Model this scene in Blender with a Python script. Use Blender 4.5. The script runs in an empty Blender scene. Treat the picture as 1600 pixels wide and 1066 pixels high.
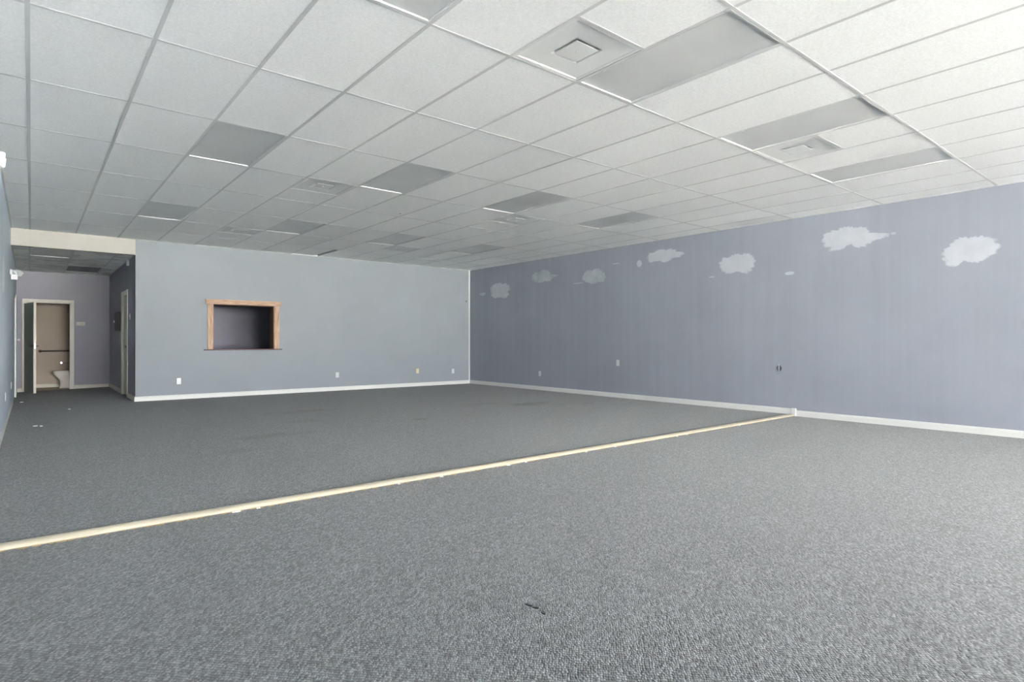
import bpy, bmesh, math, random
from mathutils import Vector, Matrix, noise

random.seed(7)
SC = bpy.context.scene
COL = SC.collection
PI = math.pi

# ------------------------------------------------------------------ camera
YAW, PIT, ROL = .6859, .0008, .0005
Fv = Vector((math.sin(YAW) * math.cos(PIT), math.cos(YAW) * math.cos(PIT), math.sin(PIT)))
R0 = Vector((math.cos(YAW), -math.sin(YAW), 0))
U0v = R0.cross(Fv)
R2 = R0 * math.cos(ROL) + U0v * math.sin(ROL)
U2 = -R0 * math.sin(ROL) + U0v * math.cos(ROL)
cd = bpy.data.cameras.new('camera')
cam = bpy.data.objects.new('camera', cd)
COL.objects.link(cam)
cd.sensor_fit = 'HORIZONTAL'
cd.sensor_width = 36
cd.lens = 917.45 / 1600 * 36
cd.clip_start = .05
M = Matrix((R2, U2, -Fv)).transposed().to_4x4()
M.translation = (0, 0, 1.102)
cam.matrix_world = M
SC.camera = cam

# ------------------------------------------------------------------ exposure, sky, sun
SC.view_settings.view_transform = 'Standard'
SC.view_settings.look = 'None'
SC.view_settings.gamma = 1
SC.view_settings.use_curve_mapping = False
SC.view_settings.exposure = 3.27
SC.cycles.max_bounces = 16
SC.cycles.diffuse_bounces = 12
SC.cycles.sample_clamp_indirect = 8

world = bpy.data.worlds.new('sky')
SC.world = world
world.use_nodes = True
wn = world.node_tree.nodes
wl = world.node_tree.links
wn.clear()
wo = wn.new('ShaderNodeOutputWorld')
bg = wn.new('ShaderNodeBackground')
# bright even overcast: a white haze, slightly brighter towards the zenith
tc = wn.new('ShaderNodeTexCoord')
sx = wn.new('ShaderNodeSeparateXYZ')
rp = wn.new('ShaderNodeValToRGB')
rp.color_ramp.elements[0].position = 0
rp.color_ramp.elements[0].color = (1, .965, .965, 1)
rp.color_ramp.elements[1].position = 1
rp.color_ramp.elements[1].color = (.97, .96, .97, 1)
wl.new(tc.outputs['Generated'], sx.inputs[0])
wl.new(sx.outputs[2], rp.inputs[0])
wl.new(rp.outputs[0], bg.inputs[0])
wl.new(bg.outputs[0], wo.inputs[0])
bg.inputs[1].default_value = 6.6

sd = bpy.data.lights.new('sun', 'SUN')
sd.energy = 68
sd.angle = math.radians(.6)
sd.color = (1, .95, .925)
sun = bpy.data.objects.new('sun', sd)
COL.objects.link(sun)
# the sun stands high behind the building: it lights the street outside and never enters the shop
sun.rotation_euler = Vector((-.25, -.62, -.75)).to_track_quat('-Z', 'Y').to_euler()

# ------------------------------------------------------------------ sizes (metres)
G = .6096                       # ceiling grid module: two feet
WL, WR = -.265, 8.925           # left and right wall planes
YF, YB = -6.2, 12.66            # storefront and back wall planes
CZ = 2.965                      # ceiling grid underside
AX, AY, AZ = 1.469, 17.232, 2.684   # alcove: right wall, back wall, ceiling
STEP = 4.236                    # where the raised floor ends
ZF = -.022                      # lower carpet


def gx(i): return (i - .0323) * G
def gy(j): return (2 * j + 6.8809) * G


# ------------------------------------------------------------------ materials
def srgb(r, g, b):
    f = lambda c: c / 12.92 if c <= .04045 else ((c + .055) / 1.055) ** 2.4
    return (f(r / 255), f(g / 255), f(b / 255), 1)


class NT:
    def __init__(s, name):
        s.m = bpy.data.materials.new(name)
        s.m.use_nodes = True
        s.t = s.m.node_tree
        s.b = s.t.nodes['Principled BSDF']
        s.out = s.t.nodes['Material Output']
        s.b.inputs['Specular IOR Level'].default_value = .3

    def n(s, kind, **kw):
        nd = s.t.nodes.new('ShaderNode' + kind)
        for k, v in kw.items():
            if k in nd.bl_rna.properties and k not in nd.inputs:
                setattr(nd, k, v)
            else:
                nd.inputs[k].default_value = v
        return nd

    def l(s, a, b): s.t.links.new(a, b)

    def coords(s, scale=(1, 1, 1), rot=(0, 0, 0), loc=(0, 0, 0)):
        geo = s.n('NewGeometry')
        mp = s.n('Mapping')
        mp.inputs['Scale'].default_value = scale
        mp.inputs['Rotation'].default_value = rot
        mp.inputs['Location'].default_value = loc
        s.l(geo.outputs['Position'], mp.inputs[0])
        return mp.outputs[0]

    def noise(s, vec, scale, detail=3, rough=.55):
        nd = s.n('TexNoise')
        nd.inputs['Scale'].default_value = scale
        nd.inputs['Detail'].default_value = detail
        nd.inputs['Roughness'].default_value = rough
        s.l(vec, nd.inputs['Vector'])
        return nd.outputs['Fac']

    def ramp(s, fac, stops):
        nd = s.n('ValToRGB')
        e = nd.color_ramp.elements
        while len(e) < len(stops): e.new(.5)
        for el, (p, c) in zip(e, stops):
            el.position = p
            el.color = c if len(c) == 4 else (*c, 1)
        s.l(fac, nd.inputs[0])
        return nd.outputs[0]

    def rng(s, fac, a, b, c, d):
        nd = s.n('MapRange')
        for k, v in zip(('From Min', 'From Max', 'To Min', 'To Max'), (a, b, c, d)):
            nd.inputs[k].default_value = v
        s.l(fac, nd.inputs[0])
        return nd.outputs[0]

    def math(s, op, a, b=None):
        nd = s.n('Math', operation=op)
        for i, v in enumerate((a, b)):
            if v is None: continue
            if isinstance(v, (int, float)): nd.inputs[i].default_value = v
            else: s.l(v, nd.inputs[i])
        return nd.outputs[0]

    def mix(s, fac, a, b, mode='MIX'):
        nd = s.n('Mix', data_type='RGBA', blend_type=mode)
        for sock, v in ((nd.inputs[0], fac), (nd.inputs[6], a), (nd.inputs[7], b)):
            if isinstance(v, (int, float)): sock.default_value = v
            elif isinstance(v, tuple): sock.default_value = v if len(v) == 4 else (*v, 1)
            else: s.l(v, sock)
        return nd.outputs[2]

    def bump(s, h, strength, dist=.002):
        nd = s.n('Bump')
        nd.inputs['Strength'].default_value = strength
        nd.inputs['Distance'].default_value = dist
        s.l(h, nd.inputs['Height'])
        s.l(nd.outputs[0], s.b.inputs['Normal'])

    def color(s, c):
        if isinstance(c, tuple): s.b.inputs['Base Color'].default_value = c if len(c) == 4 else (*c, 1)
        else: s.l(c, s.b.inputs['Base Color'])

    def rough(s, r, spec=None):
        s.b.inputs['Roughness'].default_value = r
        if spec is not None: s.b.inputs['Specular IOR Level'].default_value = spec


def scale_c(c, k): return (c[0] * k, c[1] * k, c[2] * k, 1)


def paint_color(t, col, vary=.06, streak=0.0):
    v = t.noise(t.coords(), 1.1, 3)
    c = t.mix(t.rng(v, .3, .7, 0, 1), scale_c(col, 1 - vary), scale_c(col, 1 + vary))
    if streak:
        s1 = t.noise(t.coords((3.2, 3.2, .12)), 2.0, 4, .65)
        s2 = t.noise(t.coords((.8, .8, .5)), 1.0, 3, .5)
        c = t.mix(t.rng(s1, .35, .7, 0, streak), c, scale_c(col, 1.3))
        c = t.mix(t.rng(s2, .4, .7, 0, streak * .6), c, scale_c(col, .8))
    return c


def paint(name, col, vary=.06, rough=.6, streak=0.0, spec=.3, bumpy=.08):
    t = NT(name)
    t.color(paint_color(t, col, vary, streak))
    t.rough(rough, spec)
    if bumpy:
        t.bump(t.noise(t.coords(), 90, 2), bumpy, .002)
    return t.m


MAT = {}
MAT['wall_back'] = paint('blue_grey_paint', (.25, .273, .297), .03)
MAT['wall_left'] = paint('pale_blue_paint', (.54, .61, .68), .04)
MAT['wall_right'] = paint('streaked_blue_grey_paint', (.27, .285, .33), .04, .5, .22)
MAT['alcove'] = paint('slate_blue_paint', (.345, .34, .385), .04)
MAT['bath'] = paint('beige_paint', (.46, .385, .31), .05)
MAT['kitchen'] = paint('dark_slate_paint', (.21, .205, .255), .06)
MAT['cream'] = paint('cream_gloss_paint', (.66, .62, .53), .04, .4, 0, .4, .03)
MAT['casing'] = paint('cream_casing_paint', (.62, .59, .51), .04, .4, 0, .4, .03)
MAT['base'] = paint('white_gloss_paint', (.62, .62, .605), .03, .4, 0, .4, .03)
MAT['beam'] = paint('warm_white_texture_paint', (.43, .42, .39), .02, .7, 0, .2, .5)
MAT['doorleaf'] = paint('grey_green_door_paint', (.50, .53, .49), .06, .8, 0, .1)
MAT['white_plastic'] = paint('white_plastic', (.56, .57, .58), .01, .35, 0, .5, 0)
MAT['ivory_plastic'] = paint('ivory_plastic', (.62, .52, .33), .02, .35, 0, .5, 0)
MAT['beige_plastic'] = paint('beige_plastic', (.55, .50, .40), .02, .35, 0, .5, 0)
MAT['black'] = paint('black_plastic', (.012, .012, .014), .05, .4, 0, .4, 0)
MAT['dark'] = paint('plenum_dark', (.03, .03, .03), .05, .9, 0, .1, 0)
MAT['porcelain'] = paint('white_porcelain', (.70, .67, .62), .01, .12, 0, .5, 0)
MAT['grid'] = paint('painted_metal_grid', (.60, .60, .60), .03, .45, 0, .4, 0)
MAT['white_metal'] = paint('white_enamel', (.70, .70, .69), .02, .35, 0, .5, 0)
MAT['vent'] = paint('grey_white_vent_enamel', (.70, .70, .70), .05, .55, 0, .3, .05)
MAT['concrete'] = paint('pale_concrete', (.48, .47, .44), .08, .8)
MAT['asphalt'] = paint('pale_worn_concrete_lot', (.50, .49, .47), .08, .9)
MAT['slab'] = paint('dark_roof_deck', (.05, .05, .05), .1, .9)


def metal(name, col, rough):
    t = NT(name)
    t.b.inputs['Metallic'].default_value = 1
    t.color(t.mix(t.rng(t.noise(t.coords(), 6), .3, .7, 0, 1), scale_c(col, .9), scale_c(col, 1.05)))
    t.rough(rough)
    return t.m


MAT['chrome'] = metal('chrome', (.62, .60, .58), .18)
MAT['bronze'] = metal('brown_metal', (.10, .075, .065), .4)
MAT['alu'] = metal('brushed_aluminium', (.6, .6, .6), .35)

# ivory enamelled step edging, slightly chipped
t = NT('ivory_nosing')
c = t.mix(t.rng(t.noise(t.coords((3, 30, 30)), 2, 4), .35, .75, 0, 1), (.44, .395, .30, 1), (.53, .485, .385, 1))
t.color(c)
t.rough(.34, .5)
MAT['nosing'] = t.m

# mineral-fibre ceiling tile with fissures and pin holes
t = NT('mineral_fibre_tile')
n1 = t.noise(t.coords(), 70, 4, .7)
oi = t.n('ObjectInfo')
c = t.mix(t.rng(n1, .38, .62, 0, 1), (.86, .86, .86, 1), (.95, .95, .95, 1))
tone = t.rng(oi.outputs['Random'], 0, 1, .95, 1.0)
tn = t.n('CombineColor')
for i in range(3): t.l(tone, tn.inputs[i])
c = t.mix(1.0, c, tn.outputs[0], 'MULTIPLY')
t.color(c)
t.rough(.95, .1)
t.bump(t.noise(t.coords(), 120, 3, .7), .55, .003)
MAT['tile'] = t.m

# water-marked tile of the dim passage
t = NT('stained_tile')
n1 = t.noise(t.coords((1, 1.6, 1)), 1.7, 3, .55)
c = t.ramp(n1, [(.40, (.82, .82, .81)), (.52, (.66, .65, .62)), (.56, (.86, .86, .85))])
t.color(c)
t.rough(.95, .1)
MAT['tile_old'] = t.m

# prismatic lens of an unlit troffer
t = NT('prismatic_lens')
v = t.n('TexVoronoi')
v.inputs['Scale'].default_value = 90
v.inputs['Randomness'].default_value = 0
t.l(t.coords(rot=(0, 0, PI / 4)), v.inputs['Vector'])
c = t.mix(t.rng(t.noise(t.coords(), 1.4, 3), .3, .7, 0, 1), (.56, .56, .565, 1), (.64, .64, .645, 1))
t.color(c)
t.rough(.38, .5)
t.bump(v.outputs['Distance'], .25, .003)
MAT['lens'] = t.m

# pine boards
def pine(name, scale):
    t = NT(name)
    co = t.coords(scale)
    n1 = t.noise(co, 4, 4, .6)
    n2 = t.noise(t.coords(tuple(s * .5 + 1.2 for s in scale)), 3.2, 2, .5)
    c = t.ramp(n1, [(.3, (.28, .16, .10)), (.5, (.41, .265, .175)), (.7, (.51, .36, .255))])
    c = t.mix(t.rng(n2, .66, .74, 0, .7), c, (.20, .105, .06, 1))
    t.color(c)
    t.rough(.5, .35)
    return t.m


MAT['pine_x'] = pine('pine_grain_across', (1.2, 12, 14))
MAT['pine_z'] = pine('pine_grain_upright', (14, 12, 1.2))
t = NT('stained_wood')
t.color(t.mix(t.rng(t.noise(t.coords((2, 20, 20)), 4, 3), .3, .7, 0, 1), (.06, .025, .02, 1), (.11, .045, .035, 1)))
t.rough(.45, .4)
MAT['dark_wood'] = t.m
t = NT('reveal_wood')
t.color(t.mix(t.rng(t.noise(t.coords((20, 20, 2)), 4, 3), .3, .7, 0, 1), (.16, .09, .05, 1), (.26, .15, .09, 1)))
t.rough(.6, .3)
MAT['reveal'] = t.m

# loop-pile carpet: short loops set in diagonal ribs
t = NT('loop_pile_carpet')
m2 = t.n('Mapping')
m2.inputs['Scale'].default_value = (72, 118, 1)
t.l(t.coords(rot=(0, 0, math.radians(-43))), m2.inputs[0])
co = m2.outputs[0]
wob = t.noise(t.coords(), 60, 2)
wv = t.n('VectorMath', operation='ADD')
wc = t.n('CombineXYZ')
wm = t.math('MULTIPLY', wob, .9)
t.l(wm, wc.inputs[0])
t.l(wm, wc.inputs[1])
t.l(co, wv.inputs[0])
t.l(wc.outputs[0], wv.inputs[1])
v = t.n('TexVoronoi')
v.voronoi_dimensions = '2D'
v.inputs['Scale'].default_value = 1
v.inputs['Randomness'].default_value = .68
t.l(wv.outputs[0], v.inputs['Vector'])
sep = t.n('SeparateColor')
t.l(v.outputs['Color'], sep.inputs[0])
cell = sep.outputs[0]
c = t.ramp(cell, [(0, (.048, .051, .055)), (.35, (.105, .108, .115)), (.7, (.158, .162, .171)), (1, (.235, .239, .25))])
hue = sep.outputs[1]
c = t.mix(t.rng(hue, .0, 1, 0, .3), c, (.125, .142, .146, 1))
c = t.mix(t.rng(v.outputs['Distance'], .3, .8, 0, .7), c, (.035, .036, .039, 1))
# wear: broad soft tonal drift and a few darker traffic stains
big = t.noise(t.coords((.55, 1.0, 1)), 1.0, 4, .55)
c = t.mix(t.rng(big, .52, .72, 0, .30), c, (.085, .085, .09, 1))


def stain(c, x, y, rx, ry, amt):
    geo = t.n('NewGeometry')
    mp = t.n('Mapping')
    mp.inputs['Location'].default_value = (-x / rx, -y / ry, 0)
    mp.inputs['Scale'].default_value = (1 / rx, 1 / ry, 0)
    t.l(geo.outputs['Position'], mp.inputs[0])
    ln = t.n('VectorMath', operation='LENGTH')
    t.l(mp.outputs[0], ln.inputs[0])
    nn = t.noise(t.coords((1, 1, 1)), 3.5, 3)
    d = t.math('ADD', ln.outputs['Value'], t.rng(nn, .2, .8, -.55, .55))
    return t.mix(t.rng(d, .35, 1.1, amt, 0), c, (.016, .016, .018, 1))


for s in ((6.75, 7.85, .62, .28, .62), (6.25, 8.35, .5, .22, .35), (4.28, 7.27, .16, .10, .5), (7.68, 7.25, .22, .08, .45),
          (2.2, 7.1, .5, .18, .28), (3.3, 9.2, .6, .25, .28), (2.9, 8.1, .35, .2, .2), (1.6, 6.3, .3, .12, .22)):
    c = stain(c, *s)
t.color(c)
t.rough(.95, .12)
t.b.inputs['Sheen Weight'].default_value = .22
t.b.inputs['Sheen Roughness'].default_value = .5
hh = t.math('MULTIPLY', v.outputs['Distance'], -1.0)
t.bump(hh, .5, .005)
MAT['carpet'] = t.m

# thin glass of the shopfront
t = NT('clear_glass')
tr = t.n('BsdfTransparent')
tr.inputs[0].default_value = (.93, .95, .94, 1)
gl = t.n('BsdfGlossy')
gl.inputs['Roughness'].default_value = .02
fr = t.n('Fresnel')
ms = t.n('MixShader')
t.l(fr.outputs[0], ms.inputs[0])
t.l(tr.outputs[0], ms.inputs[1])
t.l(gl.outputs[0], ms.inputs[2])
t.l(ms.outputs[0], t.out.inputs[0])
MAT['glass'] = t.m


RIGHT_PAINT = ((.27, .285, .33), .04, .22)
LEFT_PAINT = ((.54, .61, .68), .04, 0)


def cloud_mat(name, lo, hi, under, white):
    """white paint dabbed over the wall paint: the wall's own colour shows wherever the dabs thin out"""
    t = NT(name)
    base = paint_color(t, *under)
    at = t.n('Attribute')
    at.attribute_name = 'fade'
    n1 = t.noise(t.coords(), 16, 4, .65)
    n2 = t.noise(t.coords(), 5, 3, .6)
    a = t.math('ADD', at.outputs['Fac'], t.rng(n1, .25, .75, -.30, .30))
    a = t.math('MULTIPLY', a, t.rng(at.outputs['Fac'], 0, .12, 0, 1))
    al = t.rng(a, .10, .50, 0, 1)
    al = t.math('MULTIPLY', al, t.rng(n2, .3, .7, lo, hi))
    t.color(t.mix(al, base, white))
    t.rough(.5, .3)
    t.bump(t.noise(t.coords(), 90, 2), .08, .002)
    return t.m


MAT['cloud'] = cloud_mat('sponged_white_paint', .72, 1.0, RIGHT_PAINT, (.47, .49, .53, 1))
MAT['cloud_thin'] = cloud_mat('thin_sponged_white_paint', .25, .85, RIGHT_PAINT, (.46, .48, .52, 1))
MAT['cloud_left'] = cloud_mat('sponged_white_paint_left', .72, 1.0, LEFT_PAINT, (.72, .74, .77, 1))

# ------------------------------------------------------------------ mesh helpers
def box(bm, x0, x1, y0, y1, z0, z1, bevel=0):
    b = bmesh.new()
    vs = [b.verts.new((x, y, z)) for x in (x0, x1) for y in (y0, y1) for z in (z0, z1)]
    for f in ((0, 1, 3, 2), (4, 6, 7, 5), (0, 4, 5, 1), (2, 3, 7, 6), (0, 2, 6, 4), (1, 5, 7, 3)):
        b.faces.new([vs[i] for i in f])
    bmesh.ops.recalc_face_normals(b, faces=b.faces)
    if bevel:
        bmesh.ops.bevel(b, geom=list(b.edges), offset=bevel, segments=2, profile=.6, affect='EDGES')
    merge(bm, b)


def merge(bm, b, mat=None):
    me = bpy.data.meshes.new('tmp')
    b.to_mesh(me)
    b.free()
    if mat is not None: me.transform(mat)
    bm.from_mesh(me)
    bpy.data.meshes.remove(me)


def tube(bm, pts, r, seg=12, cap=True):
    b = bmesh.new()
    rings = []
    pts = [Vector(p) for p in pts]
    rs = r if isinstance(r, (list, tuple)) else [r] * len(pts)
    for i, p in enumerate(pts):
        d = (pts[min(i + 1, len(pts) - 1)] - pts[max(i - 1, 0)]).normalized()
        a = d.orthogonal().normalized() if i == 0 else (a - d * a.dot(d)).normalized()
        c = d.cross(a)
        rings.append([b.verts.new(p + (a * math.cos(k * 2 * PI / seg) + c * math.sin(k * 2 * PI / seg)) * rs[i]) for k in range(seg)])
    for q, w in zip(rings, rings[1:]):
        for k in range(seg):
            b.faces.new((q[k], q[(k + 1) % seg], w[(k + 1) % seg], w[k]))
    if cap:
        b.faces.new(rings[0][::-1])
        b.faces.new(rings[-1])
    bmesh.ops.recalc_face_normals(b, faces=b.faces)
    merge(bm, b)


def loft(bm, rings, cap0=True, cap1=True):
    b = bmesh.new()
    rr = [[b.verts.new(p) for p in ring] for ring in rings]
    n = len(rr[0])
    for q, w in zip(rr, rr[1:]):
        for k in range(n):
            b.faces.new((q[k], q[(k + 1) % n], w[(k + 1) % n], w[k]))
    if cap0: b.faces.new(rr[0][::-1])
    if cap1: b.faces.new(rr[-1])
    bmesh.ops.recalc_face_normals(b, faces=b.faces)
    merge(bm, b)


def prism(bm, prof, axis, a, b_):
    """extrude a closed 2D profile along an axis ('x' or 'y'); the profile gives the other two coordinates"""
    if axis == 'x': rings = [[(v, p[0], p[1]) for p in prof] for v in (a, b_)]
    else: rings = [[(p[0], v, p[1]) for p in prof] for v in (a, b_)]
    loft(bm, rings)


def obj(name, bm, mat, parent=None, smooth=False, loc=None):
    me = bpy.data.meshes.new(name)
    bm.to_mesh(me)
    bm.free()
    me.materials.append(MAT[mat] if isinstance(mat, str) else mat)
    if smooth:
        for p in me.polygons: p.use_smooth = True
        me.set_sharp_from_angle(angle=math.radians(40))
    o = bpy.data.objects.new(name, me)
    COL.objects.link(o)
    if parent is not None: o.parent = parent
    if loc is not None: o.location = loc
    return o


def B(name, mat, x0, x1, y0, y1, z0, z1, parent=None, bevel=0):
    bm = bmesh.new()
    box(bm, x0, x1, y0, y1, z0, z1, bevel)
    return obj(name, bm, mat, parent)


def tag(o, label, cat, group=None):
    o['label'] = label
    o['category'] = cat
    if group: o['group'] = group
    return o


def struct(o, label=None):
    o['kind'] = 'structure'
    if label: o['label'] = label
    return o


def empty(name, loc, rz=0):
    o = bpy.data.objects.new(name, None)
    COL.objects.link(o)
    o.location = loc
    o.rotation_euler = (0, 0, rz)
    o.empty_display_size = .05
    return o


def copy_tree(o, parent=None):
    c = o.copy()
    COL.objects.link(c)
    if parent is not None: c.parent = parent
    for ch in list(o.children): copy_tree(ch, c)
    return c


# ------------------------------------------------------------------ floor
bm = bmesh.new()
# raised carpet, main room
b = bmesh.new()
def quad(pts):
    b.faces.new([b.verts.new(p) for p in pts])
DIP = -.045                      # the passage floor sags towards its left corner
quad([(WL - .2, STEP - .06, 0), (WR + .02, STEP - .06, 0), (WR + .02, YB, 0), (WL - .2, YB, 0)])
N = 8
def dz(x, y): return DIP * max(0, (y - YB) / (AY - YB)) ** 1.0 * max(0, min(1, (AX - x) / (AX - WL)))
for i in range(N):
    for j in range(N):
        xs = [WL - .2 + (AX + .02 - WL + .2) * k / N for k in (i, i + 1)]
        ys = [YB + (AY + .02 - YB) * k / N for k in (j, j + 1)]
        quad([(x, y, dz(x, y)) for x, y in ((xs[0], ys[0]), (xs[1], ys[0]), (xs[1], ys[1]), (xs[0], ys[1]))])
quad([(AX, YB, 0), (WR + .02, YB, 0), (WR + .02, YB + 2.6, 0), (AX, YB + 2.6, 0)])
quad([(WL - .2, YF, ZF), (WR + .02, YF, ZF), (WR + .02, STEP - .05, ZF), (WL - .2, STEP - .05, ZF)])
quad([(WL - .2, STEP - .06, ZF), (WR + .02, STEP - .06, ZF), (WR + .02, STEP - .06, 0), (WL - .2, STEP - .06, 0)])
bmesh.ops.remove_doubles(b, verts=b.verts, dist=1e-5)
bmesh.ops.recalc_face_normals(b, faces=b.faces)
for f in b.faces:
    if f.normal.z < -.5: f.normal_flip()
merge(bm, b)
floor = struct(obj('floor', bm, 'carpet'), 'dark blue grey loop pile carpet on two levels')
# black marks trodden into the carpet
for (xa, ya), (xb, yb) in (((1.638, 1.909), (1.644, 1.874)), ((1.640, 1.866), (1.652, 1.842)), ((1.646, 1.813), (1.636, 1.785))):
    bm = bmesh.new()
    n = 9
    L = Vector((xb - xa, yb - ya, 0))
    nrm = Vector((-L.y, L.x, 0)).normalized()
    pts = [Vector((xa, ya, 0)) + L * (k / (n - 1)) for k in range(n)]
    wd = [.001 + .0055 * math.sin(PI * k / (n - 1)) ** .6 + random.uniform(0, .0012) for k in range(n)]
    top = [p + nrm * w_ for p, w_ in zip(pts, wd)] + [p - nrm * w_ for p, w_ in zip(pts[::-1], wd[::-1])]
    loft(bm, [[(p.x, p.y, ZF - .001) for p in top], [(p.x, p.y, ZF + .003) for p in top]])
    o = obj('scuff_mark', bm, 'black', floor)
    o['label'] = 'small black scuff mark in the front carpet'

# tile floor of the washroom
MATB = NT('pale_vinyl')
MATB.color(MATB.mix(MATB.rng(MATB.noise(MATB.coords(), 9, 3), .3, .7, 0, 1), (.34, .30, .21, 1), (.44, .40, .30, 1)))
MATB.rough(.5)
BZ = -.045
struct(B('floor_washroom', MATB.m, -.9, 1.6, AY + .02, 18.75, BZ - .05, BZ))

# ------------------------------------------------------------------ walls
T = .12
def wall(name, mat, boxes, label=None):
    bm = bmesh.new()
    for bx in boxes: box(bm, *bx)
    return struct(obj(name, bm, mat), label)


ZT = 3.3
wall_left = wall('wall_left', 'wall_left', [
    (WL - T, WL, YF, 16.35, -.1, ZT),
    (WL - T, WL, 17.12, AY + 1.6, -.1, ZT),
    (WL - T, WL, 16.35, 17.12, 2.05, ZT)], 'pale blue painted side wall running into the passage')
wall_right = wall('wall_right', 'wall_right', [(WR, WR + T, YF, YB + 2.7, -.1, ZT)], 'long blue grey wall with sponged white clouds')
# back wall with the serving hatch opening
HX0, HX1, HZ0, HZ1 = 2.762, 3.934, .945, 1.846
wall_back = wall('wall_back', 'wall_back', [
    (AX, HX0, YB, YB + T, -.1, ZT), (HX1, WR, YB, YB + T, -.1, ZT),
    (HX0, HX1, YB, YB + T, -.1, HZ0), (HX0, HX1, YB, YB + T, HZ1, ZT)], 'pale blue grey back wall with the wooden serving hatch')
# passage
DX0, DX1, DZ = -.10, .715, 2.0
wall('wall_passage_back', 'alcove', [
    (WL, DX0, AY, AY + T, -.1, ZT), (DX1, AX + T, AY, AY + T, -.1, ZT), (DX0, DX1, AY, AY + T, DZ, ZT)],
    'dim slate wall at the end of the passage')
PY0, PY1, PZ = 13.78, 14.62, 2.06
wall('wall_passage_right', 'alcove', [
    (AX, AX + T, YB + .0005, PY0, -.1, AZ + .3), (AX, AX + T, PY1, AY, -.1, AZ + .3), (AX, AX + T, PY0, PY1, PZ, AZ + .3)],
    'dim slate side wall of the passage')
# serving room behind the hatch
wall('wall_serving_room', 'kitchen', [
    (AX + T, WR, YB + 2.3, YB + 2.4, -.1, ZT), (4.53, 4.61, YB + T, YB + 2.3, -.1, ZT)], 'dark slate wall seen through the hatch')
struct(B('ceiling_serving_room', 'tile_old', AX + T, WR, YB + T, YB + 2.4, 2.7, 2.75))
# washroom
wall('wall_washroom', 'bath', [
    (-.9, 1.6, 18.62, 18.74, -.1, 2.6), (-.98, -.9, AY + T, 18.74, -.1, 2.6), (1.5, 1.6, AY + T, 18.74, -.1, 2.6),
    (-.9, 1.5, AY + T, 18.62, 2.5, 2.6), (-.9, DX0 - .02, AY + T, AY + T + .02, -.1, 2.6), (DX1 + .02, 1.5, AY + T, AY + T + .02, -.1, 2.6)],
    'beige washroom wall behind the open door')
wall('wall_leak_box', 'kitchen', [(WL - T - 1.6, WL - T, 16.2, 16.3, -.1, ZT), (WL - T - 1.6, WL - T, 17.2, 17.3, -.1, ZT), (WL - T - 1.7, WL - T - 1.6, 16.2, 17.3, -.1, ZT),
     (WL - T - 1.6, WL - T, 16.3, 17.2, -.2, -.06)])  # unseen box added behind the door opening to stop daylight leaking in
# beam over the passage mouth
struct(B('beam', 'beam', WL, AX, YB, YB + .14, AZ, CZ + .02), 'white textured beam over the passage mouth')

# storefront: low kerb, posts, glass
front = wall('wall_front', 'wall_back', [(WL - T, WL + .35, YF - .1, YF, -.1, ZT), (WR - .12, WR + T, YF - .1, YF, -.1, ZT), (WL - T, WR + T, YF - .1, YF, 2.75, ZT),
                                        (WL + .35, WR - .12, YF - .1, YF, -.1, .08)])
NP = 6
xs = [WL + .35 + (WR - .12 - WL - .35) * k / NP for k in range(NP + 1)]
for k in range(NP):
    w = struct(empty('window_%d' % (k + 1), (0, 0, 0)))
    bm = bmesh.new()
    x0, x1 = xs[k], xs[k + 1]
    for bx in ((x0, x0 + .045, YF - .08, YF - .02, .08, 2.75), (x1 - .045, x1, YF - .08, YF - .02, .08, 2.75), (x0, x1, YF - .08, YF - .02, .08, .14), (x0, x1, YF - .08, YF - .02, 2.69, 2.75)):
        box(bm, *bx)
    obj('window_frame', bm, 'alu', w)
    B('pane', 'glass', x0 + .04, x1 - .04, YF - .053, YF - .047, .13, 2.70, w)
# street outside
struct(B('ground_sidewalk', 'concrete', -30, 40, YF - 5.5, YF - .1, -.2, -.05))
struct(B('ground_street', 'asphalt', -60, 70, YF - 70, YF - 5.5, -.25, -.18))
struct(B('ceiling_added_canopy', 'beam', -12, 20, YF - 3.0, YF - .1, 3.0, 3.25))  # unseen canopy, added to cut the high sky and even out the daylight
struct(B('roof', 'slab', WL - 2.2, WR + T, YF - .1, 18.8, ZT, ZT + .1))

# window light portal
pd = bpy.data.lights.new('window_portal', 'AREA')
pd.shape = 'RECTANGLE'
pd.size = WR - WL - .5
pd.size_y = 2.7
pd.cycles.is_portal = True
po = bpy.data.objects.new('window_portal', pd)
COL.objects.link(po)
po.location = ((WL + WR) / 2, YF - .15, 1.4)
po.rotation_euler = (math.radians(90), 0, 0)

# ------------------------------------------------------------------ baseboards
def baseprof(x, z0, s, h=.088, d=.015):
    return [(x, z0), (x + s * d, z0), (x + s * d, z0 + h * .72), (x + s * d * .8, z0 + h * .80), (x + s * d * .7, z0 + h * .92), (x + s * d * .35, z0 + h), (x, z0 + h)]


def baseboard(name, axis, pos, s, a, b_, z0, mat='base', label=None):
    bm = bmesh.new()
    prism(bm, baseprof(pos, z0, s), axis, a, b_)
    return struct(obj(name, bm, mat), label)


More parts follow.
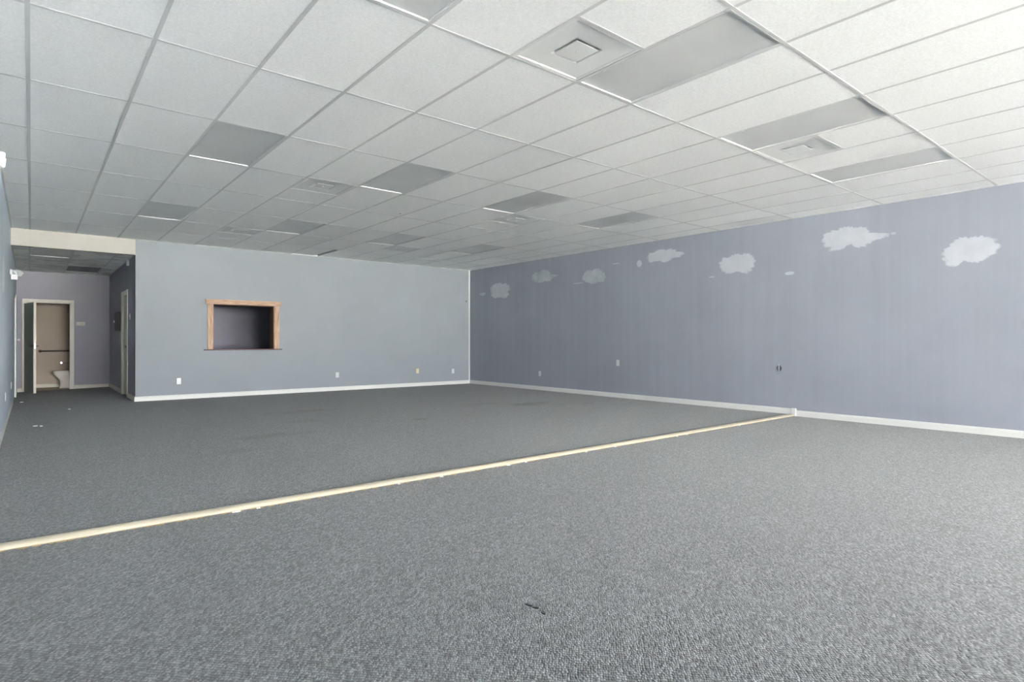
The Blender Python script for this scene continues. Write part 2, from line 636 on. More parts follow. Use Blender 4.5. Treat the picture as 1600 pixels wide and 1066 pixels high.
baseboard('baseboard_back', 'x', YB, -1, AX - .015, WR, 0)
baseboard('baseboard_right', 'y', WR, -1, STEP - .03, YB - .015, 0)
baseboard('baseboard_right_front', 'y', WR, -1, YF, STEP - .09, ZF)
baseboard('baseboard_left', 'y', WL, 1, YF, 13.72, ZF)
baseboard('baseboard_passage_right', 'y', AX, -1, YB - .012, PY0 - .065, 0, 'casing')
baseboard('baseboard_passage_far', 'y', AX, -1, PY1 + .065, AY, 0, 'casing')
baseboard('baseboard_passage_back', 'x', AY, -1, DX1 + .065, AX, -.015, 'casing')
baseboard('baseboard_passage_corner', 'x', AY, -1, WL, DX0 - .065, DIP, 'casing')
baseboard('baseboard_washroom', 'x', 18.62, -1, -.9, 1.5, BZ, 'cream')
struct(B('trim_1', 'base', WR - .03, WR - .001, YB - .006, YB, .088, CZ))
# small block that closes the upper baseboard at the step
tb = struct(B('trim_2', 'base', WR - .022, WR, STEP - .10, STEP - .03, ZF, .094, bevel=.002), 'short white end block of the baseboard at the step')

# wall angle around the ceiling
struct(B('trim_3', 'grid', AX, WR, YB - .022, YB, CZ - .003, CZ + .02))
struct(B('trim_4', 'grid', WR - .022, WR, YF, YB, CZ - .003, CZ + .02))
struct(B('trim_5', 'grid', WL, WL + .022, YF, YB, CZ - .003, CZ + .02))
struct(B('trim_6', 'grid', WL, WL + .02, YB + .14, AY, AZ - .003, AZ + .02))
struct(B('trim_7', 'grid', AX - .02, AX, YB + .14, AY, AZ - .003, AZ + .02))
struct(B('trim_8', 'grid', WL, AX, AY - .02, AY, AZ - .003, AZ + .02))

# ------------------------------------------------------------------ ceiling: deck, tiles, grid
bm = bmesh.new()
box(bm, WL, WR, YF, YB, CZ + .24, CZ + .26)
ceiling = struct(obj('ceiling', bm, 'dark'), 'white suspended tile ceiling')
LIGHTS = [(i, j) for j in (-2, 1, 4) for i in (2, 5, 8, 11)]
VENTS = [(4, -2, 1), (9, -2, 1), (4, 2, 0), (9, 2, 0), (4, 5, 0), (9, 5, 0)]   # column, row, which half
HB = .012
tile_mesh = {}


def tile_at(x0, x1, y0, y1, parent=ceiling, z=CZ + .0016, mat='tile'):
    w, d = round(x1 - x0, 4), round(y1 - y0, 4)
    key = (w, d, mat)
    if key not in tile_mesh:
        bm = bmesh.new()
        box(bm, -w / 2, w / 2, -d / 2, d / 2, 0, .016)
        me = bpy.data.meshes.new('ceiling_tile')
        bm.to_mesh(me)
        bm.free()
        me.materials.append(MAT[mat])
        tile_mesh[key] = me
    o = bpy.data.objects.new('ceiling_tile', tile_mesh[key])
    COL.objects.link(o)
    o.parent = parent
    o.location = ((x0 + x1) / 2, (y0 + y1) / 2, z + random.uniform(0, .0012))
    return o


def tee(name, x0, x1, y0, y1, z=CZ, parent=ceiling):
    bm = bmesh.new()
    box(bm, x0, x1, y0, y1, z, z + .0014)
    if x1 - x0 < y1 - y0: box(bm, (x0 + x1) / 2 - .001, (x0 + x1) / 2 + .001, y0, y1, z + .001, z + .038)
    else: box(bm, x0, x1, (y0 + y1) / 2 - .001, (y0 + y1) / 2 + .001, z + .001, z + .038)
    return obj(name, bm, 'grid', parent)


vent_half = {(i, j): h for i, j, h in VENTS}
cols = range(-1, 15)
rows = range(-9, 7)
GAP = .0035
for i in cols:
    x0, x1 = max(gx(i), WL), min(gx(i + 1), WR)
    for j in rows:
        y0, y1 = max(gy(j), YF), min(gy(j + 1), YB)
        if y1 - y0 < .1 or (i, j) in LIGHTS: continue
        if (i, j) in vent_half:
            ym = (gy(j) + gy(j + 1)) / 2
            a, c_ = (ym, y1) if vent_half[(i, j)] == 0 else (y0, ym)
            tile_at(x0 + GAP, x1 - GAP, a + GAP, c_ - GAP)
            tee('cross_tee', x0 + HB, x1 - HB, ym - HB, ym + HB)
            continue
        o = tile_at(x0 + GAP, x1 - GAP, y0 + GAP, y1 - GAP)
        if (i, j) == (7, 6):     # the slipped tile by the back wall
            o.location.z += .010
            o.location.x -= .022
            o.location.y += .02
            o.rotation_euler = (0, math.radians(.5), math.radians(2.0))
            o.scale = (.80, .93, 1)
            o['label'] = 'slipped ceiling tile with dark gaps by the back wall'
        if (i, j) == (14, 6):
            o.rotation_euler = (0, 0, math.radians(2.5))
            o.location.z += .004
            o.scale = (.82, .96, 1)
            o['label'] = 'slipped ceiling tile in the far corner'
for i in range(0, 15):
    x = gx(i)
    tee('main_runner', x - HB, x + HB, YF, YB)
for j in range(-8, 7):
    y = gy(j)
    for i in cols:
        x0, x1 = max(gx(i) + HB, WL + .02), min(gx(i + 1) - HB, WR - .02)
        tee('cross_tee', x0, x1, y - HB, y + HB)
# a small dark spot on one tile
bm = bmesh.new()
tube(bm, [(gx(6.86), gy(2.84), CZ - .002), (gx(6.86), gy(2.84), CZ + .006)], .012, 10)
obj('dark_spot', bm, 'black', ceiling)['label'] = 'small dark spot in a ceiling tile'

# passage ceiling
bm = bmesh.new()
box(bm, WL, AX, YB + .14, AY, AZ + .2, AZ + .22)
pceil = struct(obj('ceiling_passage', bm, 'dark'), 'low water-marked tile ceiling of the passage')
px = [WL, -.03, .575, 1.20, AX]
py = [YB + .14, 14.02, 15.36, 16.62, AY]
for a in range(4):
    for c_ in range(4):
        if (a, c_) in ((1, 0), (2, 2)): continue
        tile_at(px[a] + .004, px[a + 1] - .004, py[c_] + .004, py[c_ + 1] - .004, pceil, AZ + .0016, 'tile_old')
for x in px[1:-1]: tee('main_runner', x - HB, x + HB, YB + .14, AY, AZ, pceil)
for y in py[1:-1]:
    for a in range(4): tee('cross_tee', px[a] + HB, px[a + 1] - HB, y - HB, y + HB, AZ, pceil)

# ------------------------------------------------------------------ troffer lights
def make_light(w, d):
    r = empty('ceiling_light', (0, 0, 0))
    a, c_ = w / 2 - HB - .002, d / 2 - HB - .002
    f = .011
    bm = bmesh.new()
    # door frame: a sloped white lip that runs up to the lens
    def ring(x, y, z): return [(-x, -y, z), (x, -y, z), (x, y, z), (-x, y, z)]
    loft(bm, [ring(a, c_, .007), ring(a, c_, .000), ring(a - f, c_ - f, .000), ring(a - f - .003, c_ - f - .003, .008), ring(a, c_, .008)], False, False)
    obj('door_frame', bm, 'grid', r)
    bm = bmesh.new()
    box(bm, -a + f * .5, a - f * .5, -c_ + f * .5, c_ - f * .5, .0075, .012)
    obj('diffuser', bm, 'lens', r)
    bm = bmesh.new()
    loft(bm, [ring(a, c_, .012), ring(a, c_, .09), ring(a - .08, c_ - .08, .12)], False, True)
    obj('housing', bm, 'white_metal', r)
    for sx in (-1, 1):
        B('latch', 'grid', sx * (a - .005) - .004, sx * (a - .005) + .004, c_ * .62 - .015, c_ * .62 + .015, -.003, .004, r, .001)
    return r


proto = make_light(G, 2 * G)
rowname = {-2: 'front row', 1: 'middle row', 4: 'row nearest the back wall'}
colname = {2: 'first', 5: 'second', 8: 'third', 11: 'fourth'}
for n, (i, j) in enumerate(LIGHTS):
    o = proto if n == 0 else copy_tree(proto)
    o.location = (gx(i + .5), gy(j + .5), CZ)
    tag(o, 'unlit grey ceiling light, %s from the left wall in the %s' % (colname[i], rowname[j]), 'ceiling light', 'unlit ceiling lights of the main room')
p2 = make_light(px[2] - px[1], py[1] - py[0])
p2.location = ((px[1] + px[2]) / 2, (py[0] + py[1]) / 2, AZ)
tag(p2, 'dull unlit passage ceiling light just behind the white beam', 'ceiling light', 'unlit ceiling lights of the passage')
p3 = make_light(px[3] - px[2], py[3] - py[2])
p3.location = ((px[2] + px[3]) / 2, (py[2] + py[3]) / 2, AZ)
tag(p3, 'very dark unlit passage ceiling light near the end wall', 'ceiling light', 'unlit ceiling lights of the passage')
for ch in p3.children:
    if ch.name.startswith('diffuser'):
        ch.data.materials[0] = paint('smoked_lens', (.10, .10, .105), .1, .4)
        ch['label'] = 'darkened lens'

# ------------------------------------------------------------------ square air vents
def make_vent():
    r = empty('air_vent', (0, 0, 0))
    h = G / 2 - HB - .002
    def ring(x, z): return [(-x, -x, z), (x, -x, z), (x, x, z), (-x, x, z)]
    bm = bmesh.new()
    loft(bm, [ring(h, .010), ring(h, .002), ring(h - .018, .002), ring(h - .03, .006), ring(.118, .011), ring(.110, .022), ring(.110, .05)], False, True)
    obj('cone', bm, 'vent', r)
    bm = bmesh.new()
    loft(bm, [ring(.099, .0115), ring(.100, .010), ring(.099, .0085)], True, True)
    obj('center_plate', bm, 'vent', r)
    bm = bmesh.new()
    tube(bm, [(0, 0, .004), (0, 0, .05)], .006, 8)
    obj('screw', bm, 'grid', r)
    return r


proto = make_vent()
vl = ['square air vent beside the second light of the front row, its edges touching', 'square air vent touching the third light of the front row',
      'square air vent between the first and second lights of the middle row', 'square air vent behind the third light of the middle row',
      'dusty square air vent close to the back wall above the hatch', 'square air vent close to the back wall, right of the hatch']
for n, (i, j, h) in enumerate(VENTS):
    o = proto if n == 0 else copy_tree(proto)
    o.location = (gx(i + .5), gy(j + (.25 if h == 0 else .75)), CZ)
    tag(o, vl[n], 'air vent', 'square air vents of the ceiling')

# ------------------------------------------------------------------ step nosing
bm = bmesh.new()
prof = [(STEP, -.002), (STEP, .002), (STEP - .012, .006), (STEP - .028, .008), (STEP - .044, .0075), (STEP - .058, .005), (STEP - .070, .0005), (STEP - .080, -.005),
        (STEP - .086, -.011), (STEP - .086, -.015), (STEP - .081, -.019), (STEP - .070, ZF - .002), (STEP - .055, ZF - .004)]
prism(bm, prof, 'x', WL, WR - .022)
nos = obj('step_nosing', bm, 'nosing', smooth=True)
tag(nos, 'long ivory step edging strip where the carpet drops a level', 'step edging')
bm = bmesh.new()
n = 160
for k in range(n):
    x = WL + (WR - .05 - WL) * (k + random.random()) / n
    w = random.uniform(.012, .05)
    y = STEP - .086
    d = random.uniform(.004, .013)
    box(bm, x, x + w, y - d, y + .006, ZF + .0005, ZF + random.uniform(.002, .004))
o = obj('frayed_edge', bm, paint('ochre_backing', (.36, .27, .14), .25, .9), nos)
o['kind'] = 'stuff'
for x, w in ((1.02, .05), (1.17, .025), (2.23, .02), (2.62, .03), (3.33, .035), (3.55, .018), (4.35, .02), (4.8, .02), (5.9, .03), (6.1, .02), (7.3, .03)):
    bm = bmesh.new()
    y = STEP - .090
    m = 7
    top = [(x + w * k / (m - 1), y - .010 - random.uniform(0, .007)) for k in range(m)] + [(x + w * k / (m - 1), y + .004) for k in range(m - 1, -1, -1)]
    loft(bm, [[(p[0], p[1], ZF) for p in top], [(p[0], p[1], ZF + .005) for p in top]])
    obj('paint_chip', bm, 'base', nos)['label'] = 'white scrap of paint at the foot of the strip'

# ------------------------------------------------------------------ serving hatch frame
h = tag(empty('hatch_frame', (HX0, YB, HZ0)), 'pine board frame around the serving hatch in the back wall', 'hatch frame')
h0 = Vector((HX0, YB, HZ0))
def hb(name, mat, *bx, bevel=.003):
    bm = bmesh.new()
    box(bm, *bx, bevel)
    bmesh.ops.translate(bm, verts=bm.verts, vec=-h0)
    return obj(name, bm, mat, h)
hb('side_board', 'pine_z', 2.668, HX0 + .003, YB - .022, YB, HZ0, 1.846)
hb('side_board', 'pine_z', HX1 - .003, 4.032, YB - .022, YB, HZ0, 1.846)
hb('header_board', 'pine_x', 2.628, 4.066, YB - .034, YB, 1.838, 1.930)
hb('sill_board', 'dark_wood', 2.60, 4.085, YB - .045, YB + T + .02, .925, .945)
hb('lining_board', 'reveal', HX0, HX0 + .018, YB - .002, YB + .22, HZ0, HZ1)
hb('lining_board', 'reveal', HX1 - .018, HX1, YB - .002, YB + .22, HZ0, HZ1)
hb('lining_board', 'reveal', HX0, HX1, YB - .002, YB + .22, HZ1 - .018, HZ1)

# ------------------------------------------------------------------ outlets
def make_outlet(plate='white_plastic', face='white_plastic', duplex=True):
    """stands at the origin in the X-Z plane and faces -Y"""
    r = empty('wall_outlet', (0, 0, 0))
    bm = bmesh.new()
    box(bm, -.036, .036, -.007, 0, -.058, .058, .003)
    obj('cover_plate', bm, plate, r)
    if duplex:
        for s in (-1, 1):
            bm = bmesh.new()
            rng_ = [(math.copysign(min(abs(.019 * math.cos(a)), .017), math.cos(a)), .016 * math.sin(a)) for a in [k * 2 * PI / 16 for k in range(16)]]
            loft(bm, [[(p[0], -.006, p[1] + s * .0195) for p in rng_], [(p[0] * .95, -.0095, p[1] * .95 + s * .0195) for p in rng_]])
            f = obj('socket', bm, face, r)
            bm = bmesh.new()
            for dx in (-.0065, .0065): box(bm, dx - .0014, dx + .0014, -.0100, -.009, s * .0195 - .001, s * .0195 + .009)
            tube(bm, [(0, -.0100, s * .0195 - .008), (0, -.009, s * .0195 - .008)], .0027, 8)
            obj('slot', bm, 'black', f)
    bm = bmesh.new()
    tube(bm, [(0, -.0085, 0), (0, -.006, 0)], .0035, 10)
    obj('screw', bm, 'grid', r)
    return r


grp = 'wall outlets'
oa = make_outlet()
def place(o, loc, rz, label):
    o.location = loc
    o.rotation_euler = (0, 0, rz)
    return tag(o, label, 'outlet', grp)
place(oa, (2.172, YB, .344), 0, 'white outlet on the back wall below the left side of the hatch')
place(copy_tree(oa), (5.304, YB, .350), 0, 'white outlet on the middle of the back wall, right of the hatch')
place(copy_tree(oa), (8.398, YB, .339), 0, 'white outlet on the back wall beside the far corner')
place(copy_tree(oa), (WR, 9.907, .373), -PI / 2, 'low white outlet on the cloud wall nearest the far corner')
place(copy_tree(oa), (WR, 7.616, .682), -PI / 2, 'white outlet set higher on the middle of the cloud wall')
place(copy_tree(oa), (WL, 10.12, .38), PI / 2, 'white outlet on the pale blue left wall')
place(copy_tree(oa), (WL, 13.0, .355), PI / 2, 'white outlet on the left wall at the passage mouth')
ob = make_outlet('ivory_plastic', 'ivory_plastic', False)
ob.name = 'blank_cover'
place(ob, (7.355, YB, .375), 0, 'tan blank cover plate low on the back wall')
# the open box on the cloud wall: bare sockets in a ragged dark hole, cover gone
r = empty('open_outlet', (WR, 4.400, .690), -PI / 2)
bm = bmesh.new()
ragged = [(.036 * math.cos(a) * random.uniform(.9, 1.08), .055 * math.sin(a) * random.uniform(.9, 1.08)) for a in [k * 2 * PI / 20 for k in range(20)]]
loft(bm, [[(p[0], -.0005, p[1]) for p in ragged], [(p[0], -.003, p[1]) for p in ragged]])
obj('box_hole', bm, 'black', r)
bm = bmesh.new()
box(bm, -.017, .017, -.012, -.002, -.046, .046, .003)
strap = obj('socket', bm, MAT['wall_right'], r)
for s in (-1, 1):
    for dx in (-.0065, .0065): B('slot', 'black', dx - .0014, dx + .0014, -.0126, -.011, s * .0195 - .001, s * .0195 + .009, strap)
    B('mounting_ear', 'alu', -.012, .012, -.006, -.003, s * .052 - .006, s * .052 + .006, r, .001)
tag(r, 'open outlet without its cover plate on the cloud wall near the step', 'outlet', grp)

# small dark cable hole by the corner
bm = bmesh.new()
tube(bm, [(8.812, YB - .004, 2.153), (8.812, YB + .002, 2.153)], .016, 12)
obj('cable_hole', bm, 'black', wall_back)['label'] = 'small black cable hole'

# ------------------------------------------------------------------ painted clouds
def cloud(ells, mat, label, x=WR, face=-1, seed=0):
    rnd = random.Random(seed)
    cy_ = sum(e[0] * e[2] * e[3] for e in ells) / sum(e[2] * e[3] for e in ells)
    cz_ = sum(e[1] * e[2] * e[3] for e in ells) / sum(e[2] * e[3] for e in ells)
    n = 72
    rad = []
    for k in range(n):
        a = 2 * PI * k / n
        d = (math.cos(a), math.sin(a))
        best = .004
        for ey, ez, ry, rz in ells:
            # farthest ray / ellipse crossing
            oy, oz = (cy_ - ey) / ry, (cz_ - ez) / rz
            dy, dz_ = d[0] / ry, d[1] / rz
            A, Bq, Cq = dy * dy + dz_ * dz_, oy * dy + oz * dz_, oy * oy + oz * oz - 1
            D = Bq * Bq - A * Cq
            if D > 0: best = max(best, (-Bq + math.sqrt(D)) / A)
        rad.append(best)
    rad = [r_ * (1.06 + .05 * math.sin(k * 1.9 + seed) + rnd.uniform(-.03, .03)) for k, r_ in enumerate(rad)]
    me = bpy.data.meshes.new('painted_cloud')
    vs, fs, fade = [], [], []
    levels = [(0, 1), (.55, 1), (.8, .62), (.93, .3), (1.0, .0)]
    xo = x + face * .0003
    vs.append((xo + face * .0006, cy_, cz_))
    fade.append(1)
    for f_, val in levels[1:]:
        for k in range(n):
            a = 2 * PI * k / n
            vs.append((xo + face * .0006 * (1 - f_), cy_ + math.cos(a) * rad[k] * f_, cz_ + math.sin(a) * rad[k] * f_))
            fade.append(val)
    for k in range(n):
        fs.append((0, 1 + k, 1 + (k + 1) % n))
        for L in range(3):
            o1, o2 = 1 + L * n, 1 + (L + 1) * n
            fs.append((o1 + k, o2 + k, o2 + (k + 1) % n, o1 + (k + 1) % n))
    me.from_pydata(vs, [], fs)
    at = me.attributes.new('fade', 'FLOAT', 'POINT')
    for k, v_ in enumerate(fade): at.data[k].value = v_
    me.materials.append(MAT[mat])
    for p in me.polygons: p.use_smooth = True
    o = bpy.data.objects.new('painted_cloud', me)
    COL.objects.link(o)
    o.parent = wall_right if face < 0 else wall_left
    o['label'] = label
    return o


CL = [
    ([(11.378, 2.343, .332, .158), (11.559, 2.402, .208, .143), (11.201, 2.378, .2, .141), (11.404, 2.455, .179, .095), (11.507, 2.272, .233, .095), (11.201, 2.253, .175, .094)], 'cloud', 'round sponged white cloud nearest the far corner'),
    ([(12.094, 2.313, .13, .045)], 'cloud_thin', 'faint white smudge in the far corner'),
    ([(9.985, 2.571, .197, .117), (9.769, 2.596, .213, .115), (9.642, 2.528, .147, .086), (9.876, 2.504, .173, .072), (9.393, 2.55, .16, .024)], 'cloud_thin', 'thin brushy white cloud with a tail, second from the far corner'),
    ([(8.396, 2.45, .18, .132), (8.183, 2.471, .175, .118), (8.061, 2.409, .121, .104), (8.271, 2.361, .16, .079)], 'cloud_thin', 'thin brushy white cloud, third from the far corner'),
    ([(8.69, 2.332, .16, .014)], 'cloud_thin', 'thin white streak beside the third cloud'),
    ([(7.093, 2.582, .061, .065)], 'cloud', 'small round white dab'),
    ([(6.779, 2.668, .131, .095), (6.607, 2.685, .184, .106), (6.412, 2.686, .151, .093), (6.222, 2.652, .107, .057), (6.495, 2.625, .139, .081)], 'cloud', 'long white cloud close under the ceiling'),
    ([(5.287, 2.386, .128, .117), (5.116, 2.421, .158, .115), (4.949, 2.393, .165, .134), (5.23, 2.306, .138, .085), (4.949, 2.3, .132, .093), (5.116, 2.505, .068, .042), (5.09, 2.32, .16, .075)], 'cloud', 'compact white cloud above the open outlet'),
    ([(5.56, 2.197, .06, .012)], 'cloud_thin', 'faint white streak under a cloud'),
    ([(4.238, 2.143, .075, .027)], 'cloud', 'small white fleck of paint'),
    ([(7.657, 2.64, .11, .012)], 'cloud_thin', 'faint white streak between clouds'),
    ([(3.626, 2.577, .131, .129), (3.437, 2.597, .169, .136), (3.287, 2.585, .148, .125), (3.557, 2.467, .121, .064), (3.247, 2.473, .114, .062), (3.07, 2.538, .142, .057), (2.969, 2.541, .085, .028)], 'cloud', 'large white cloud with a trailing wisp'),
    ([(2.847, 2.55, .033, .019)], 'cloud_thin', 'white dab at the end of the wisp'),
    ([(2.185, 2.199, .132, .104), (2.087, 2.283, .142, .111), (1.96, 2.267, .176, .125), (1.836, 2.244, .098, .108), (2.185, 2.111, .092, .072), (1.96, 2.15, .138, .078)], 'cloud', 'large white cloud nearest the picture edge'),
]
for k, (e, m, lab) in enumerate(CL): cloud(e, m, lab, seed=k + 3)
cloud([(9.55, 1.93, .42, .22), (9.3, 1.80, .2, .12)], 'cloud_left', 'white cloud on the left wall', WL, 1, 40)

# ------------------------------------------------------------------ doors
def casing(root, axis, a0, a1, z1, face, s, z0=0, w=.062, d=.018, mat='casing', zr=None):
    """three-piece casing round an opening; axis is the direction the opening runs in"""
    for side, (p, q) in (('jamb', (a0 - w, a0)), ('jamb', (a1, a1 + w)), ('head', (a0 - w, a1 + w))):
        bm = bmesh.new()
        zz = (z1, z1 + w) if side == 'head' else (z0, z1)
        f0, f1 = sorted((face, face + s * d))
        if axis == 'x': box(bm, p, q, f0, f1, *zz, .003)
        else: box(bm, f0, f1, p, q, *zz, .003)
        obj('casing_' + side, bm, mat, root)


# washroom door: casing, jamb lining, leaf swung out towards the room
d1 = struct(empty('door_1', (0, 0, 0)), 'cream framed washroom door standing open')
casing(d1, 'x', DX0, DX1, DZ, AY, -1, DIP)
bm = bmesh.new()
for bx in ((DX0, DX0 + .018, AY - .002, AY + T + .03, DIP, DZ), (DX1 - .018, DX1, AY - .002, AY + T + .03, DIP, DZ), (DX0, DX1, AY - .002, AY + T + .03, DZ - .018, DZ)): box(bm, *bx)
obj('jamb_lining', bm, 'casing', d1)
LW, LT = .80, .044
th = math.radians(-78)
leaf_m = Matrix.Translation((DX0 + .012, AY - .012, DIP + .012)) @ Matrix.Rotation(th, 4, 'Z')
def leafpart(name, mat, fn, parent, smooth=False):
    bm = bmesh.new()
    fn(bm)
    bmesh.ops.transform(bm, matrix=leaf_m, verts=bm.verts)
    return obj(name, bm, mat, parent, smooth)
leaf = leafpart('door_leaf', 'doorleaf', lambda q: box(q, 0, LW, -LT, 0, 0, 1.985, .002), d1)
leafpart('edge_strip', 'cream', lambda q: box(q, LW - .001, LW + .004, -LT - .001, .001, 0, 1.985), leaf)
def lever(q, s, y):
    tube(q, [(LW - .065, y, 1.03), (LW - .065, y + s * .012, 1.03)], .030, 18)
    tube(q, [(LW - .065, y + s * .01, 1.03), (LW - .065, y + s * .05, 1.03)], .010, 12)
    tube(q, [(LW - .065, y + s * .05, 1.03), (LW - .10, y + s * .054, 1.03), (LW - .175, y + s * .052, 1.026)], [.010, .010, .008], 12)
leafpart('lever_handle', 'bronze', lambda q: lever(q, -1, -LT), leaf, True)
leafpart('lever_handle', 'bronze', lambda q: lever(q, 1, 0), leaf, True)
leafpart('latch_plate', 'chrome', lambda q: box(q, LW + .003, LW + .006, -LT * .5 - .012, -LT * .5 + .012, .97, 1.09), leaf)
for z in (.20, 1.00, 1.78):
    bm = bmesh.new()
    tube(bm, [(DX0 + .006, AY - .024, DIP + z - .045), (DX0 + .006, AY - .024, DIP + z + .045)], .007, 10)
    obj('hinge', bm, 'cream', d1)

# door folded back flat against the passage's left wall
d2 = struct(empty('door_2', (0, 0, 0)), 'white door folded back against the left passage wall')
B('door_leaf', 'base', WL - .0, WL + .044 - .045 + .03, 15.55, 16.30, -.02, 1.985, d2, .002)
bm = bmesh.new()
tube(bm, [(WL + .028, 15.62, 1.13), (WL + .05, 15.62, 1.13), (WL + .062, 15.62, 1.13)], [.012, .012, .026], 14)
tube(bm, [(WL + .062, 15.62, 1.13), (WL + .085, 15.62, 1.13)], [.026, .022], 14)
obj('door_knob', bm, 'white_metal', d2, True)
casing(d2, 'y', 16.40, 17.10, 2.03, WL, 1, -.03)
B('casing_block', 'base', WL, WL + .03, 15.47, 15.56, -.03, .06, d2)

# closed door in the passage's right wall, set back in its frame
d3 = struct(empty('door_3', (0, 0, 0)), 'closed cream door in the right passage wall')
casing(d3, 'y', PY0, PY1, PZ, AX, -1, 0)
B('door_leaf', 'cream', AX + .022, AX + .066, PY0 + .003, PY1 - .003, .01, PZ - .003, d3)
bm = bmesh.new()
for bx in ((AX, AX + T, PY0, PY0 + .004, 0, PZ), (AX, AX + T, PY1 - .004, PY1, 0, PZ), (AX, AX + T, PY0, PY1, PZ - .004, PZ)): box(bm, *bx)
obj('jamb_lining', bm, 'casing', d3)
bm = bmesh.new()
tube(bm, [(AX + .022, PY0 + .07, 1.0), (AX - .01, PY0 + .07, 1.0), (AX - .012, PY0 + .07, 1.0), (AX - .035, PY0 + .07, 1.0)], [.012, .012, .026, .020], 14)
obj('door_knob', bm, 'chrome', d3, True)
bm = bmesh.new()
box(bm, AX + .004, AX + .024, PY0 + .03, PY0 + .30, PZ - .10, PZ - .05, .004)
obj('closer', bm, 'beige_plastic', d3)

# ------------------------------------------------------------------ passage fittings
r = empty('wall_thermostat', (.902, AY, 1.517))
bm = bmesh.new(); box(bm, -.086, .086, -.012, 0, -.046, .046, .004); obj('backplate', bm, 'beige_plastic', r)
bm = bmesh.new(); box(bm, -.072, -.006, -.030, -.010, -.022, .026, .003); obj('display', bm, 'white_plastic', r)
bm = bmesh.new(); box(bm, .012, .074, -.026, -.010, -.030, .030, .004); obj('dial_cover', bm, 'beige_plastic', r)
tag(r, 'beige thermostat with a white display beside the washroom door', 'thermostat')

r = empty('light_switch', (AX, 13.40, 1.58), -PI / 2)
bm = bmesh.new(); box(bm, -.036, .036, -.007, 0, -.058, .058, .003); obj('cover_plate', bm, 'white_plastic', r)
bm = bmesh.new(); box(bm, -.006, .006, -.018, -.006, -.004, .014, .002); obj('toggle', bm, 'white_plastic', r)
tag(r, 'white light switch on the passage wall beside the closed cream door', 'light switch')

r = empty('motion_sensor', (AX, 13.56, 2.625), -PI / 2)
bm = bmesh.new(); box(bm, -.032, .032, -.045, 0, -.055, .050, .010); obj('body', bm, 'white_plastic', r)
bm = bmesh.new(); box(bm, -.022, .022, -.049, -.043, -.035, .005, .003); obj('lens', bm, 'beige_plastic', r)
tag(r, 'small white motion sensor high on the passage wall under the ceiling', 'motion sensor')

r = empty('wall_panel', (AX, 15.24, 1.53), -PI / 2)
bm = bmesh.new(); box(bm, -.30, .30, -.055, 0, -.205, .205, .006); obj('body', bm, 'black', r)
bm = bmesh.new(); box(bm, -.27, .27, -.060, -.054, -.18, .18, .003); dpanel = obj('cover', bm, 'black', r)
bm = bmesh.new(); box(bm, -.275, -.255, -.068, -.059, -.02, .03, .002); obj('catch', bm, 'chrome', dpanel)
tag(r, 'black wall panel between the passage corner and the closed cream door', 'wall panel')

# twin-head emergency light at the passage mouth
def head(bm, c, d, r0, r1, L):
    c, d = Vector(c), Vector(d).normalized()
    up = Vector((0, 0, 1))
    s = d.cross(up).normalized()
    u = s.cross(d)
    def ring(p, r): return [p + s * a * r + u * b_ * r for a, b_ in ((-1, -.8), (-.8, -1), (.8, -1), (1, -.8), (1, .8), (.8, 1), (-.8, 1), (-1, .8))]
    loft(bm, [ring(c - d * L, r0 * .7), ring(c - d * L * .8, r0), ring(c, r1), ring(c + d * .006, r1 * .92)])


e = empty('emergency_light', (WL, 12.2, 2.16))
bm = bmesh.new(); box(bm, 0, .03, -.07, .07, -.01, .075, .006); obj('wall_plate', bm, 'white_plastic', e)
bm = bmesh.new(); tube(bm, [(.02, 0, .06), (.05, -.01, .055), (.075, -.01, .01), (.09, -.01, -.02)], .014, 10); obj('arm', bm, 'white_plastic', e, True)
for nm, c_, d_ in (('lamp_head', (.055, -.07, -.045), (.15, -1, -.12)), ('lamp_head', (.125, .0, .01), (.7, -.6, -.75))):
    bm = bmesh.new()
    head(bm, c_, d_, .032, .042, .085)
    obj(nm, bm, 'white_plastic', e)
bm = bmesh.new(); tube(bm, [(.055, 0, .04), (.13, .0, .035)], .02, 10); obj('crossbar', bm, 'white_plastic', e, True)
tag(e, 'white twin-head emergency light on the left wall at the passage mouth', 'emergency light', 'emergency lights')
e2 = empty('emergency_light', (WL, 5.55, 2.40))
bm = bmesh.new(); box(bm, 0, .05, -.14, .14, -.06, .06, .008); obj('wall_plate', bm, 'white_plastic', e2)
for y in (-.09, .09):
    bm = bmesh.new()
    head(bm, (.085, y, -.005), (.55, 1, -.25) if y > 0 else (.55, -1, -.25), .030, .040, .07)
    obj('lamp_head', bm, 'white_plastic', e2)
tag(e2, 'white emergency light high on the left wall, cut by the picture edge', 'emergency light', 'emergency lights')

# ------------------------------------------------------------------ washroom fittings
BY = 18.62
g = empty('grab_bar', (.45, BY, .858))
bm = bmesh.new(); tube(bm, [(-.29, -.0, 0), (-.29, -.035, 0), (-.27, -.05, 0), (.55, -.05, 0), (.57, -.035, 0), (.57, 0, 0)], .019, 14); obj('rail', bm, 'bronze', g, True)
for x in (-.29, .57):
    bm = bmesh.new(); tube(bm, [(x, -.012, 0), (x, 0, 0)], .040, 18); obj('flange', bm, 'bronze', g, True)
tag(g, 'dark metal grab bar across the beige washroom wall', 'grab bar')

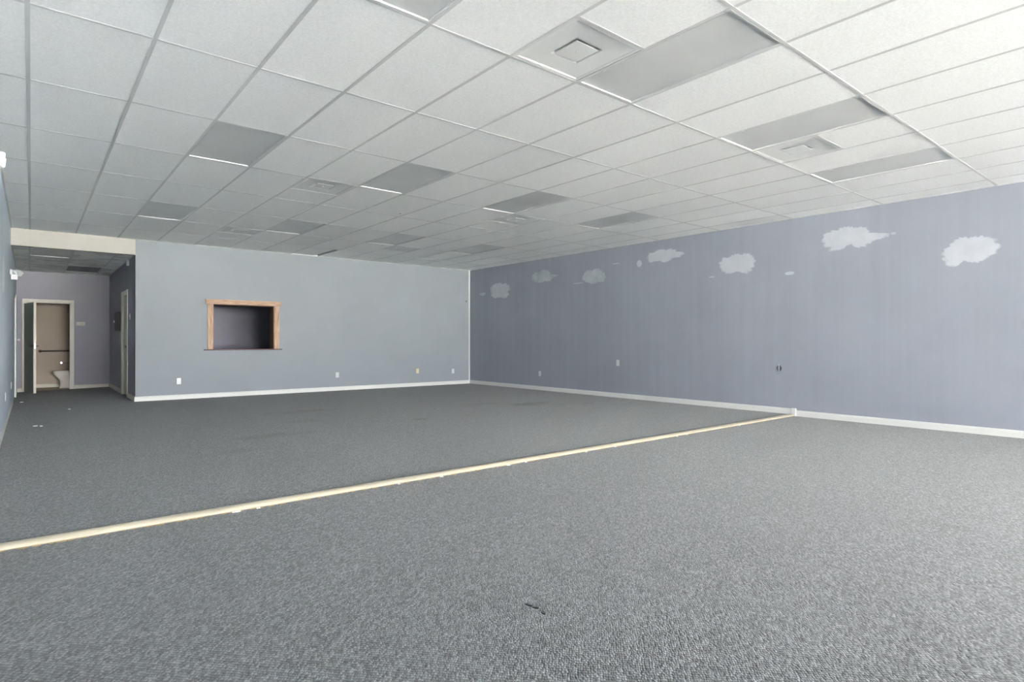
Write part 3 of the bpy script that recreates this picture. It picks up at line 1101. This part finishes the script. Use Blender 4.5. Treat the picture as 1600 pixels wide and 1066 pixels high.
t_ = empty('toilet', (.45, 18.16, BZ))
def ell(cx, rx, ry, z, n=28, sq=1.0):
    out = []
    for k in range(n):
        a = 2 * PI * k / n
        x = math.cos(a)
        rxx = rx * (1.12 if x < 0 else .9)
        out.append((cx + rxx * x, ry * math.sin(a), z))
    return out
bm = bmesh.new()
loft(bm, [ell(.34, .24, .115, 0), ell(.34, .24, .115, .02), ell(.34, .22, .10, .07), ell(.325, .215, .105, .20), ell(.29, .24, .15, .28), ell(.265, .27, .178, .345), ell(.265, .275, .182, .385)], True, True)
obj('bowl', bm, 'porcelain', t_, True)
bm = bmesh.new()
loft(bm, [ell(.265, .277, .186, .388), ell(.265, .282, .190, .398), ell(.265, .277, .186, .408)], True, True)
obj('seat', bm, 'porcelain', t_, True)
bm = bmesh.new()
loft(bm, [ell(.27, .275, .184, .410), ell(.27, .280, .188, .420), ell(.27, .25, .165, .432)], True, True)
obj('lid', bm, 'porcelain', t_, True)
bm = bmesh.new(); box(bm, .56, .78, -.22, .22, .38, .74, .02); tank = obj('tank', bm, 'porcelain', t_)
bm = bmesh.new(); box(bm, .55, .79, -.23, .23, .74, .775, .01); obj('tank_lid', bm, 'porcelain', tank)
bm = bmesh.new(); tube(bm, [(.56, -.15, .68), (.54, -.15, .68), (.535, -.10, .675)], .008, 8); obj('flush_lever', bm, 'chrome', tank)
tag(t_, 'white toilet seen from the side through the washroom door', 'toilet')

hld = empty('paper_holder', (.66, BY, .56))
for x in (-.075, .075):
    bm = bmesh.new(); tube(bm, [(x, 0, 0), (x, -.012, 0)], .022, 12); tube(bm, [(x, -.01, 0), (x, -.06, 0)], .009, 10); obj('post', bm, 'chrome', hld)
bm = bmesh.new(); tube(bm, [(-.075, -.05, 0), (.075, -.05, 0)], .010, 10); obj('roller', bm, 'chrome', hld)
tag(hld, 'small chrome paper holder on the washroom wall above the toilet', 'paper holder')

vv = empty('supply_valve', (.74, BY, .13))
bm = bmesh.new(); tube(bm, [(0, 0, 0), (0, -.05, 0)], .011, 10); obj('stub', bm, 'chrome', vv)
bm = bmesh.new(); tube(bm, [(0, -.045, 0), (0, -.07, 0)], .024, 12); obj('handle', bm, 'chrome', vv)
bm = bmesh.new(); tube(bm, [(0, -.04, .005), (.02, -.05, .10), (.05, -.08, .22)], .006, 8); obj('hose', bm, 'chrome', vv)
tag(vv, 'small chrome water valve low on the wall beside the toilet', 'valve')

# ------------------------------------------------------------------ scraps on the carpet
for k, (x, y, w) in enumerate(((-.135, 13.9, .05), (.04, 9.8, .05), (.10, 9.74, .03), (.472, 11.87, .035))):
    bm = bmesh.new()
    n = 7
    ringp = [(math.cos(a) * w * random.uniform(.35, .6), math.sin(a) * w * random.uniform(.25, .5)) for a in [q * 2 * PI / n for q in range(n)]]
    loft(bm, [[(p[0], p[1], .0) for p in ringp], [(p[0] * .9, p[1] * .9, .006 + random.uniform(0, .006)) for p in ringp]])
    o = obj('lint_scrap', bm, 'base', loc=(x, y, .0005 + (dz(x, y) if y > YB else 0)))
    tag(o, ('tiny white lint scrap on the carpet inside the passage, by the washroom door', 'larger of two white lint scraps lying together near the left wall',
            'smaller of two white lint scraps lying together near the left wall', 'single white lint scrap in front of the passage mouth')[k], 'lint', 'white lint scraps on the carpet')
